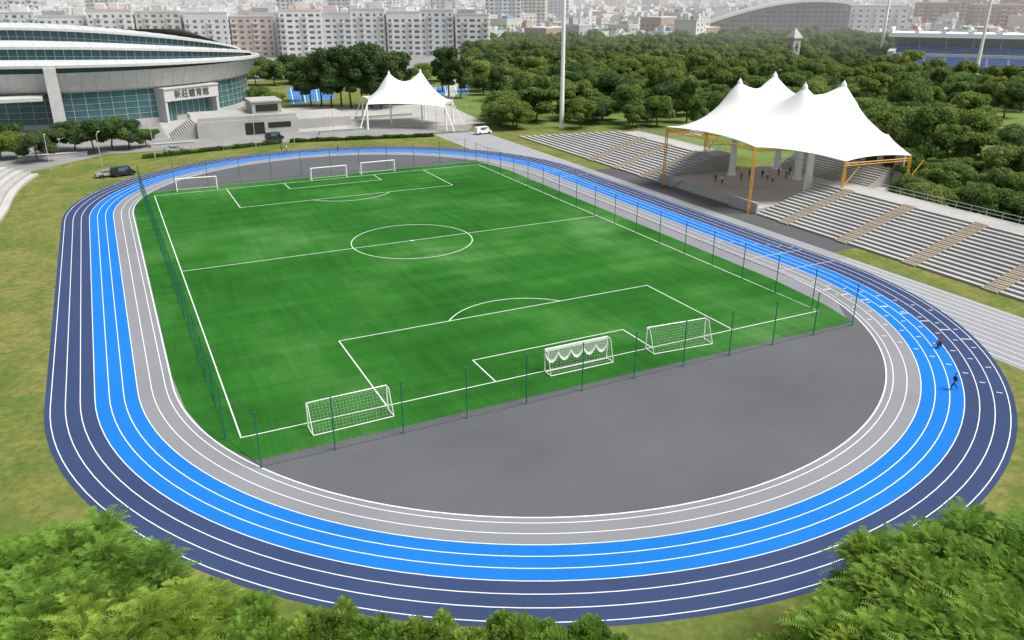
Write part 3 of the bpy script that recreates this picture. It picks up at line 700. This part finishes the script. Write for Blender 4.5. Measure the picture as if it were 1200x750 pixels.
# ------------------------------------------------------------ buildings
fac=[("cream_tile",(.56,.53,.48)),("white_tile",(.68,.68,.66)),("grey_tile",(.42,.43,.44)),("pinkish_tile",(.50,.41,.36)),("brown_tile",(.38,.27,.21)),("pale_render",(.60,.61,.62))]
FM=[worn(n,c,.85,.14,.08,1) for n,c in fac]
RM=[simple("roof_"+n,c,.9,.15,.3) for n,c in [("grey",(.34,.34,.34)),("red",(.36,.13,.09)),("green",(.16,.27,.22)),("white",(.56,.56,.56)),("blue",(.18,.28,.4))]]
M['win']=simple("window_glass",(.09,.11,.13),.2,.3,.2); M['balc']=simple("balcony_rail",(.54,.54,.53),.8,.1,1)
def block(m,w,d,h,x=0,y=0,rng_=random,storey=3.1,bay=3.6,wall=0,win=1,balc=2,roof=3,z0=0):
    m.box(x-w/2,x+w/2,y-d/2,y+d/2,z0,h,wall); m.box(x-w/2-.15,x+w/2+.15,y-d/2-.15,y+d/2+.15,h+.002,h+.9,balc); m.box(x-w/2+.3,x+w/2-.3,y-d/2+.3,y+d/2-.3,h+.91,h+.93,roof)
    ns=max(1,int((h-z0)/storey)); nb=max(1,int(w/bay)); ns2=max(1,int(d/bay)); ph=rng_.randint(0,2); wd=rng_.uniform(.7,1.2)
    for s in range(ns):
        zb=z0+s*storey+.9
        for b in range(nb):
            xx=x-w/2+(b+.5)*w/nb; yf=y-d/2-.03; ww=wd*(1.25 if (b+ph)%3==1 else .75)
            m.box(xx-ww,xx+ww,yf,yf+.02,zb,zb+1.35,win)
            if (b+ph)%3==0 and s>0: m.box(xx-1.6,xx+1.6,yf-1.0,yf-.01,zb-1.0,zb+.05,balc)
        for b in range(ns2):
            yy=y-d/2+(b+.5)*d/ns2
            for sx in(-1,1):
                xx=x+sx*(w/2+.02); m.box(min(xx,xx+.01*sx),max(xx,xx+.01*sx),yy-.8,yy+.8,zb,zb+1.3,win)
def bmesh_type(seed,w,d,h,fm,rm):
    r=random.Random(seed); m=MB(); block(m,w,d,h,rng_=r)
    for i in range(r.randint(1,3)):
        x=r.uniform(-w*.35,w*.35); s=r.uniform(1.5,3); m.box(x-s,x+s,-s*.7,s*.7,h+.94,h+.94+r.uniform(2,4.2),0)
    for i in range(3):
        x=r.uniform(-w*.4,w*.4); m.tube((x,d*.3,h+.94),(x,d*.3,h+2.8),.9,.9,10,2)
    if r.random()<.5: m.box(-w*.4,w*.1,-d*.4,-d*.1,h+.95,h+3.2,3)
    return m.mesh("building",[FM[fm],M['win'],M['balc'],RM[rm]])
def face_cam(x,y): return math.atan2(y-CC[1],x-CC[0])-math.pi/2
for i in range(7):
    t=(i+.5)/7; x=50+128*t; y=420-64*t; h=[24,25.5,24,26,24.5,25.5,23][i]; w=19.9
    me=bmesh_type(100+i,w,15,h,[1,1,5,1,1,5,1][i],[0,0,1,0,3,0,0][i]); obj("apartment_block",me,None,(x,y+(i%2)*1.5,0),-.47,label="white multi-storey apartment block with balconies and rooftop tanks",category="apartment block",group="apartment blocks behind the park")
for i in range(10):
    x=-150+i*25; y=475-i*8+random.uniform(-6,6); me=bmesh_type(130+i,24.5,16,random.uniform(22,27),[1,0,1,5,1,1,0,5,3,1][i],i%4)
    obj("apartment_block",me,None,(x,y,0),-.3,label="pale apartment block with rows of balconies beyond arena",category="apartment block",group="apartment blocks behind the park")
for i,(u,dist,h,w) in enumerate([(20,700,36,30),(130,780,37,26),(345,760,36,22),(400,800,42,20),(455,860,46,22),(520,820,42,22),(590,740,44,30),(625,800,46,24),(655,900,44,24),(720,1250,40,30),(760,1300,42,24),(1092,820,27,34),(1128,860,30,30),(1160,800,26,34),(1195,880,31,34),(1225,830,28,30)]):
    a=math.atan2(*(site(u,40)[k]-CC[k] for k in(0,1))); x,y=CC[0]+dist*math.sin(a),CC[1]+dist*math.cos(a)
    me=bmesh_type(160+i,w,20,h,[2,0,5,2,1,2,5,0,5,1,2,4,3,4,4,3][i],0); obj("tower_block",me,None,(x,y,0),face_cam(x,y)+random.uniform(-.3,.3),label="tall grey high-rise block above the city roofs" if i<11 else "brownish tiled apartment block above the stadium",category="tower block",group="high-rise blocks in the city")
types=[bmesh_type(200+i,random.uniform(9,22),random.uniform(10,17),random.uniform(6,17),[0,1,2,5,4,5,1,0][i%8],[0,1,2,0,3,4,0,1][(i*3)%8]) for i in range(16)]
placed=[]; pg={}
tries=0
while len(placed)<2400 and tries<90000:
    tries+=1
    a=random.uniform(-.22,1.12); d=math.sqrt(random.uniform(520**2,2600**2)) if random.random()<.6 else random.uniform(520,1200)
    x,y=CC[0]+d*math.sin(a),CC[1]+d*math.cos(a); u,v=pix((x,y,0))
    if not(-40<u<1240): continue
    if u<570 and d<560: continue
    if 560<u<1060 and d<600: continue
    if u>1000 and d<700: continue
    if 820<u<1010 and d<980: continue
    gk=(int(x//25),int(y//25)); r_=18
    if any((x-c[0])**2+(y-c[1])**2<r_**2 for i in(-1,0,1) for j in(-1,0,1) for c in pg.get((gk[0]+i,gk[1]+j),[])): continue
    placed.append((x,y,d)); pg.setdefault(gk,[]).append((x,y))
placed.sort(key=lambda p:p[2])
for (x,y,d) in placed[:250]:
    s=random.uniform(.85,1.25); obj("city_building",random.choice(types),None,(x,y,0),random.choice([0,math.pi/2])+.35+random.uniform(-.2,.2),(s,s,random.uniform(.7,1.2)),label="low-rise city building with windows and rooftop sheds",category="building",group="low-rise city buildings")
m=MB()
for (x,y,d) in placed[250:]:
    w=random.uniform(5,14); q=random.uniform(5,12); h=random.uniform(6,20)*(1 if d<1600 else 1.2); r=random.choice([0,1.57])+.35+random.uniform(-.3,.3); mi=random.choice([0,1,5,5,1,2,3])
    m.box(x-w,x+w,y-q,y+q,0,h,mi,r,(x,y)); m.box(x-w+.5,x+w-.5,y-q+.5,y+q-.5,h+.01,h+.6,random.choice([6,6,9,7,9,8]),r,(x,y))
    m.box(x-2,x+3,y-2,y+2,h+.62,h+3,mi,r,(x,y))
    for k in range(int(h/3.4)):
        for j in range(int(w*2/3.2)): m.box(x-w+.8+j*3.2,x-w+2.4+j*3.2,y-q-.1,y-q-.02,k*3.4+1.3,k*3.4+2.6,10,r,(x,y))
obj("distant_city",m.mesh("distant_city",FM+RM[:4]+[M['win']]),kind="stuff",label="dense distant city of pale low-rise blocks")
x,y=site(915,44); o=obj("station_building",None,None,(x,y,0),face_cam(x,y)+.1,label="large pale building with sweeping arched roof and windows",category="building")
m=MB(); n=28; W=80
for i in range(n):
    t0,t1=i/n,(i+1)/n; X0,X1=-W+1.6*W*t0,-W+1.6*W*t1; z0=6+24*math.sin(t0*math.pi*.62); z1=6+24*math.sin(t1*math.pi*.62)
    m.quad((X0,-20,z0),(X1,-20,z1),(X1,30,z1),(X0,30,z0),3); m.quad((X0,-20,z0-1.8),(X1,-20,z1-1.8),(X1,-20,z1),(X0,-20,z0),0)
    m.quad((X0,-17,0),(X1,-17,0),(X1,-17,z1-1.4),(X0,-17,z0-1.4),2)
    for k in range(max(0,int((z0-4)/3.6))): m.box(X0+.7,X1-.7,-17.2,-17.02,1.6+k*3.6,3.6+k*3.6,1)
obj("arched_roof",m.mesh("arched_roof",[M['white'],M['win'],M['conc3'],M['conc']]),o)
m=MB(); block(m,44,40,25,x=72,y=5,storey=4,bay=5); obj("wall",m.mesh("wall",[FM[5],M['win'],M['balc'],RM[0]]),o)
x,y=site(926,84); o=obj("clock_tower",None,None,(x,y,0),0,label="small white tower with pointed roof rising among trees",category="tower")
m=MB(); m.box(-2.2,2.2,-2.2,2.2,0,15,0); m.box(-2.7,2.7,-2.7,2.7,15.002,15.6,0)
for s in(-1,1): m.box(-.8,.8,s*2.21-.01,s*2.21+.01,10,13,1)
obj("wall",m.mesh("wall",[M['conc2'],M['win']]),o)
m=MB(); b=2.7; m.add([(-b,-b,15.6),(b,-b,15.6),(b,b,15.6),(-b,b,15.6),(0,0,20)],[(0,1,4),(1,2,4),(2,3,4),(3,0,4)]); obj("roof",m.mesh("roof",[M['conc2']]),o)

# blue-seated stadium
x,y=site(1150,90); sd=obj("stadium",None,None,(x,y,0),face_cam(x,y)+.05,label="baseball stadium with blue seating tiers and white framed flat roof",category="stadium")
m=MB(); m2=MB(); rf=MB(); cl=MB()
for i in range(16):
    y0=18+i*2.0+(2 if i>8 else 0); z1=1.6+i*.52+(1.3 if i>8 else 0)
    m.box(-38,110,y0,y0+2,0,z1,0); m.box(-38,110,y0-.05,y0+.12,z1+.002,z1+.1,1)
for k in range(16):
    for i in range(16):
        y0=18+i*2.0+(2 if i>8 else 0); z1=1.6+i*.52+(1.3 if i>8 else 0); m.box(-34+k*9,-33.1+k*9,y0+.13,y0+1.98,z1,z1+.1,1)
m.box(-38,110,34.02,36,0,7.2,1)
m2.box(-40,110,54.2,56,0,16,0); m2.box(-41,-38.02,16,56,0,9,0); m2.box(-38,110,15,17.9,0,2.0,0)
rf.box(-42,110,38,64,15.4,16.4,0)
for k in range(13):
    rf.box(-42+k*12,-41+k*12,36,64,16.402,18.6,0); cl.tube((-40+k*12,46,6),(-40+k*12,46,15.4),.4,.4,6)
    rf.tube((-41.5+k*12,36,16.8),(-35.5+k*12,36,19.2),.18,.18,4); rf.tube((-35.5+k*12,36,19.2),(-29.5+k*12,36,16.8),.18,.18,4)
rf.box(-42.5,110,35.6,35.99,14.6,16.6,0)
for i in range(3): cl.box(-40,110,53.8,54.1,9.5+i*2,10.3+i*2,0)
obj("seating_tier",m.mesh("seating_tier",[M['blueseat'],M['conc2']]),sd); obj("wall",m2.mesh("wall",[M['conc2']]),sd); obj("roof",rf.mesh("roof",[M['white']]),sd); obj("column",cl.mesh("column",[M['conc2']]),sd)

o=obj("grandstand",None,None,(0,0,0),label="pale curved concrete terrace steps at lawn edge",category="grandstand")
m=MB(); n=30
for k in range(5):
    for i in range(n):
        y0_,y1_=20+i*60/n,20+(i+1)*60/n
        f=lambda y:-56.5-k*1.3-.0035*(y-55)**2*(1 if y<55 else -1.5)
        xa,xb=f(y0_),f(y1_); zt=.45*(k+1)
        m.add([(xa,y0_,0),(xb,y1_,0),(xb-1.3,y1_,0),(xa-1.3,y0_,0),(xa,y0_,zt),(xb,y1_,zt),(xb-1.3,y1_,zt),(xa-1.3,y0_,zt)],[(4,5,6,7),(0,1,5,4),(2,3,7,6)],k%2)
obj("seating_step",m.mesh("seating_step",[M['conc2'],M['conc']]),o)

# ------------------------------------------------------------ vehicles
def car_meshes(col,van=False):
    paint=simple("car_paint",col,.3,.05,2)
    h=1.95 if van else 1.45; l=2.3
    prof=[(-l,.35),(-l,.85),(-l+.15,1.0 if not van else h-.15),(-1.5 if not van else -l+.3,1.05 if not van else h),(-.9 if not van else 1.0,h),(.6 if not van else 1.2,h),(1.25 if not van else 1.6,1.0),(l-.1,.88),(l,.6),(l,.35)]
    m=MB(); n=len(prof); w=.88
    V=[(x,-w*(1 if z<1.05 else .84),z) for x,z in prof]+[(x,w*(1 if z<1.05 else .84),z) for x,z in prof]
    m.add(V,[tuple(range(n)),tuple(range(2*n-1,n-1,-1))]+[(i,n+i,n+(i+1)%n,(i+1)%n) for i in range(n)])
    g_=MB()
    for s in(-1,1): g_.box(-1.1,.9,s*.80-.02,s*.80+.02,1.06,h-.12)
    g_.add([(1.22 if not van else 1.58,-.7,1.05),(1.22 if not van else 1.58,.7,1.05),(.68 if not van else 1.28,.66,h-.08),(.68 if not van else 1.28,-.66,h-.08)],[(0,1,2,3)])
    wh=MB(); wh.tube((0,-.1,0),(0,.1,0),.33,.33,14); hl=MB(); hl.box(-.03,.03,-.15,.15,-.07,.07)
    return m.mesh("body",[paint]),g_.mesh("window",[M['glass']]),wh.mesh("wheel",[M['dark']]),hl.mesh("headlight",[M['white']])
cars=[(car_meshes((.02,.02,.022),True),"black"),(car_meshes((.6,.6,.6)),"white"),(car_meshes((.7,.7,.7),True),"white"),(car_meshes((.25,.26,.27)),"grey")]
for (u,v,k,rot,lab) in [(145,206,0,.3,"black van parked on lawn edge beside track"),(126,207,3,.2,"grey car parked on lawn edge beside track"),(566,157,2,.1,"white van parked beside small canopy"),(205,178,3,.1,"grey car parked beside hedge"),(322,164,0,.1,"black van parked beside concrete podium")]:
    x,y=site(u,v); o=obj("parked_car",None,None,(x,y,.02),rot,label=lab,category="car",group="cars parked around the track"); b,w_,wh,hl=cars[k][0]
    obj("body",b,o); obj("window",w_,o)
    for sx in(-1.4,1.4):
        for sy in(-.82,.82): obj("wheel",wh,o,(sx,sy,.33))
    for sy in(-.6,.6): obj("headlight",hl,o,(2.29,sy,.72))

# ------------------------------------------------------------ people
skin=simple("skin",(.45,.28,.2),.7,.05,3); hairm=simple("hair",(.02,.015,.012),.7,.1,3)
def person_mesh(pose,top,bot):
    if pose=="walk":
        pts={'pel':(0,0,.95),'ch':(0,.02,1.25),'nk':(0,.03,1.47),'hd':(0,.05,1.6),'tp':(0,.05,1.72),
        'hl':(-.1,0,.9),'kl':(-.11,.22,.5),'al':(-.11,.26,.08),'tl':(-.11,.42,.04),'hr':(.1,0,.9),'kr':(.11,-.08,.48),'ar':(.11,-.4,.14),'tr':(.11,-.30,.03),
        'sl':(-.19,.02,1.41),'el':(-.24,-.12,1.14),'wl':(-.24,.0,.9),'sr':(.19,.02,1.41),'er':(.24,.12,1.14),'wr':(.23,.32,.98)}
    elif pose=="crouch":
        pts={'pel':(0,-.15,.35),'ch':(0,.02,.62),'nk':(0,.15,.82),'hd':(0,.22,.93),'tp':(0,.26,1.03),
        'hl':(-.1,-.12,.32),'kl':(-.16,.30,.48),'al':(-.14,.05,.08),'tl':(-.14,.22,.04),'hr':(.1,-.12,.32),'kr':(.16,.30,.48),'ar':(.14,.05,.08),'tr':(.14,.22,.04),
        'sl':(-.18,.12,.76),'el':(-.22,.3,.55),'wl':(-.1,.45,.38),'sr':(.18,.12,.76),'er':(.22,.3,.55),'wr':(.1,.45,.38)}
    else:
        pts={'pel':(0,0,.95),'ch':(0,0,1.25),'nk':(0,.01,1.47),'hd':(0,.03,1.6),'tp':(0,.03,1.72),
        'hl':(-.1,0,.9),'kl':(-.11,.02,.49),'al':(-.12,0,.08),'tl':(-.13,.17,.04),'hr':(.1,0,.9),'kr':(.11,.02,.49),'ar':(.12,0,.08),'tr':(.13,.17,.04),
        'sl':(-.19,0,1.41),'el':(-.25,-.02,1.13),'wl':(-.25,.06,.88),'sr':(.19,0,1.41),'er':(.26,-.02,1.13),'wr':(.2,.18,.98)}
    rad=dict(pel=.15,ch=.15,nk=.06,hd=.095,tp=.07,hl=.1,kl=.065,al=.045,tl=.035,hr=.1,kr=.065,ar=.045,tr=.035,sl=.065,el=.045,wl=.03,sr=.065,er=.045,wr=.03)
    ed=[('pel','ch'),('ch','nk'),('nk','hd'),('hd','tp'),('pel','hl'),('hl','kl'),('kl','al'),('al','tl'),('pel','hr'),('hr','kr'),('kr','ar'),('ar','tr'),('ch','sl'),('sl','el'),('el','wl'),('ch','sr'),('sr','er'),('er','wr')]
    for s in('l','r'):
        e_=Vector(pts['e'+s]); w_=Vector(pts['w'+s]); d=(w_-e_).normalized(); si=-1 if s=='l' else 1; lat=d.cross(Vector((0,1,0))).normalized() if abs(d.y)<.9 else Vector((1,0,0)); fw=d.cross(lat)
        pm_=w_+d*.08; pts['p'+s]=tuple(pm_); rad['p'+s]=.032; ed.append(('w'+s,'p'+s))
        for k in range(4):
            b=pm_+fw*(.022*(k-1.5))+d*.02; t=b+d*(.065-.008*abs(k-1.5))+lat*.012*si; n1='f%d'%k+s; pts[n1]=tuple(t); rad[n1]=.009; ed.append(('p'+s,n1))
        t=w_+d*.06+fw*.06; pts['th'+s]=tuple(t); rad['th'+s]=.011; ed.append(('p'+s,'th'+s))
    names=list(pts); me=bpy.data.meshes.new("p"); me.from_pydata([pts[n] for n in names],[(names.index(a),names.index(b)) for a,b in ed],[])
    t=bpy.data.objects.new("t",me); COL.objects.link(t); t.modifiers.new("s","SKIN"); sv=me.skin_vertices[0].data
    for i,n in enumerate(names): sv[i].radius=(rad[n]*(1.25 if n in('ch','pel') else 1),rad[n]); sv[i].use_root=(n=='pel')
    sb=t.modifiers.new("d","SUBSURF"); sb.levels=1; bpy.context.view_layer.update()
    out=bpy.data.meshes.new_from_object(t.evaluated_get(bpy.context.evaluated_depsgraph_get())); bpy.data.objects.remove(t)
    out.name="body"; out.materials.clear()
    for c in (skin,top,bot,M['dark']): out.materials.append(c)
    pz=pts['pel'][2]; nk=pts['nk'][2]
    hands=[Vector(pts['w'+s]) for s in'lr']
    for p in out.polygons:
        c=p.center; z=c.z; mi=1
        if z>nk-.02: mi=0
        elif z<.1: mi=3
        elif z<pz+.02: mi=2
        if pose=="crouch" and c.y<.1 and z>.45: mi=1
        if any((c-h).length<.17 for h in hands): mi=0
        p.material_index=mi; p.use_smooth=True
    hd=Vector(pts['hd']); b=bmesh.new(); bmesh.ops.create_uvsphere(b,u_segments=12,v_segments=8,radius=.115)
    bmesh.ops.delete(b,geom=[v for v in b.verts if v.co.z<-.03 or (v.co.y>.07 and v.co.z<.05)],context='VERTS')
    for v in b.verts: v.co=v.co+hd+Vector((0,-.012,.055))
    hm=bpy.data.meshes.new("hair"); b.to_mesh(hm); b.free(); hm.materials.append(hairm)
    return out,hm
cl=lambda n,c:simple(n,c,.9,.08,4)
black=cl("black_cloth",(.02,.02,.025)); navy=cl("navy_cloth",(.03,.04,.09)); whitec=cl("white_cloth",(.6,.6,.6)); redc=cl("red_cloth",(.35,.05,.04)); greyc=cl("grey_cloth",(.15,.15,.16))
PW=person_mesh("walk",black,black); PC=person_mesh("crouch",black,black); PS=[person_mesh("stand",navy,black),person_mesh("stand",whitec,black),person_mesh("stand",redc,navy),person_mesh("stand",greyc,black)]
def person(pm_,x,y,z,rot,label,group="people around the track"):
    o=obj("person",None,None,(x,y,z),rot,label=label,category="person",group=group); obj("body",pm_[0],o); obj("hair",pm_[1],o)
person(PW,28.9,-70.2,.03,.9,"person in black clothes walking on navy track lane")
person(PC,36.3,-63,.03,1.2,"person in black clothes crouching on blue track edge")
labs=["person in navy top standing under canopy","person in white top standing under canopy","person in red top standing under canopy","person in grey top standing under canopy"]
for i,(u,v) in enumerate([(838,214),(846,216),(868,212),(878,208),(893,209),(899,211),(912,206),(921,210),(925,205),(905,214)]):
    x,y=site(u,v,1.0); k=i%4; person(PS[k],x,y,1.0,random.uniform(0,6),labs[k],"people standing under the canopy")
for i,(u,v) in enumerate([(330,176),(336,178),(396,178),(122,210)]):
    x,y=site(u,v); person(PS[i],x,y,.03,random.uniform(0,6),["person in navy top standing beside far track curve","person in white top standing beside far track curve","person in red top standing beside far track curve","person in grey top standing on lawn"][i])

# ------------------------------------------------------------ haze
def haze(P,zt,dens):
    hz=bpy.data.materials.new("haze_air"); hz.use_nodes=True; N=hz.node_tree.nodes; L=hz.node_tree.links; N.clear()
    vs=N.new("ShaderNodeVolumeScatter"); vs.inputs["Color"].default_value=(1,1,1,1); vs.inputs["Density"].default_value=dens; vs.inputs["Anisotropy"].default_value=0
    oo=N.new("ShaderNodeOutputMaterial"); L.new(vs.outputs[0],oo.inputs["Volume"]); n=len(P); m=MB()
    m.add([(x,y,-5) for x,y in P]+[(x,y,zt) for x,y in P],[tuple(range(n-1,-1,-1)),tuple(range(n,2*n))]+[(i,(i+1)%n,n+(i+1)%n,n+i) for i in range(n)]); struct("haze",m,[hz])
haze([(-2500,300),(120,300),(260,120),(260,-700),(3500,-700),(3500,4500),(-2500,4500)],55,.0007)

# ------------------------------------------------------------ light
w=bpy.data.worlds.new("World"); scene.world=w; w.use_nodes=True; N=w.node_tree.nodes; L=w.node_tree.links
sky=N.new("ShaderNodeTexSky"); sky.sky_type='NISHITA'; sky.sun_disc=False; EL,AZ=58,130
sky.sun_elevation=math.radians(EL); sky.sun_rotation=math.radians(AZ); sky.air_density=1.0; sky.dust_density=3.0
hs=N.new("ShaderNodeHueSaturation"); hs.inputs["Saturation"].default_value=.4; L.new(sky.outputs[0],hs.inputs["Color"])
bg=N["Background"]; L.new(hs.outputs[0],bg.inputs[0]); bg.inputs[1].default_value=.15
sl=bpy.data.lights.new("sun","SUN"); sl.energy=4.9; sl.angle=math.radians(28); sl.color=(1,.965,.91)
so=bpy.data.objects.new("sun",sl); COL.objects.link(so)
dv=Vector((math.sin(math.radians(AZ))*math.cos(math.radians(EL)),math.cos(math.radians(AZ))*math.cos(math.radians(EL)),math.sin(math.radians(EL))))
so.rotation_euler=dv.to_track_quat('Z','Y').to_euler()
scene.view_settings.view_transform='Standard'; scene.view_settings.look='None'; scene.view_settings.exposure=0
print("trees",ntree,"far",len(far),"extra",len(extra),"cand",len(cand))
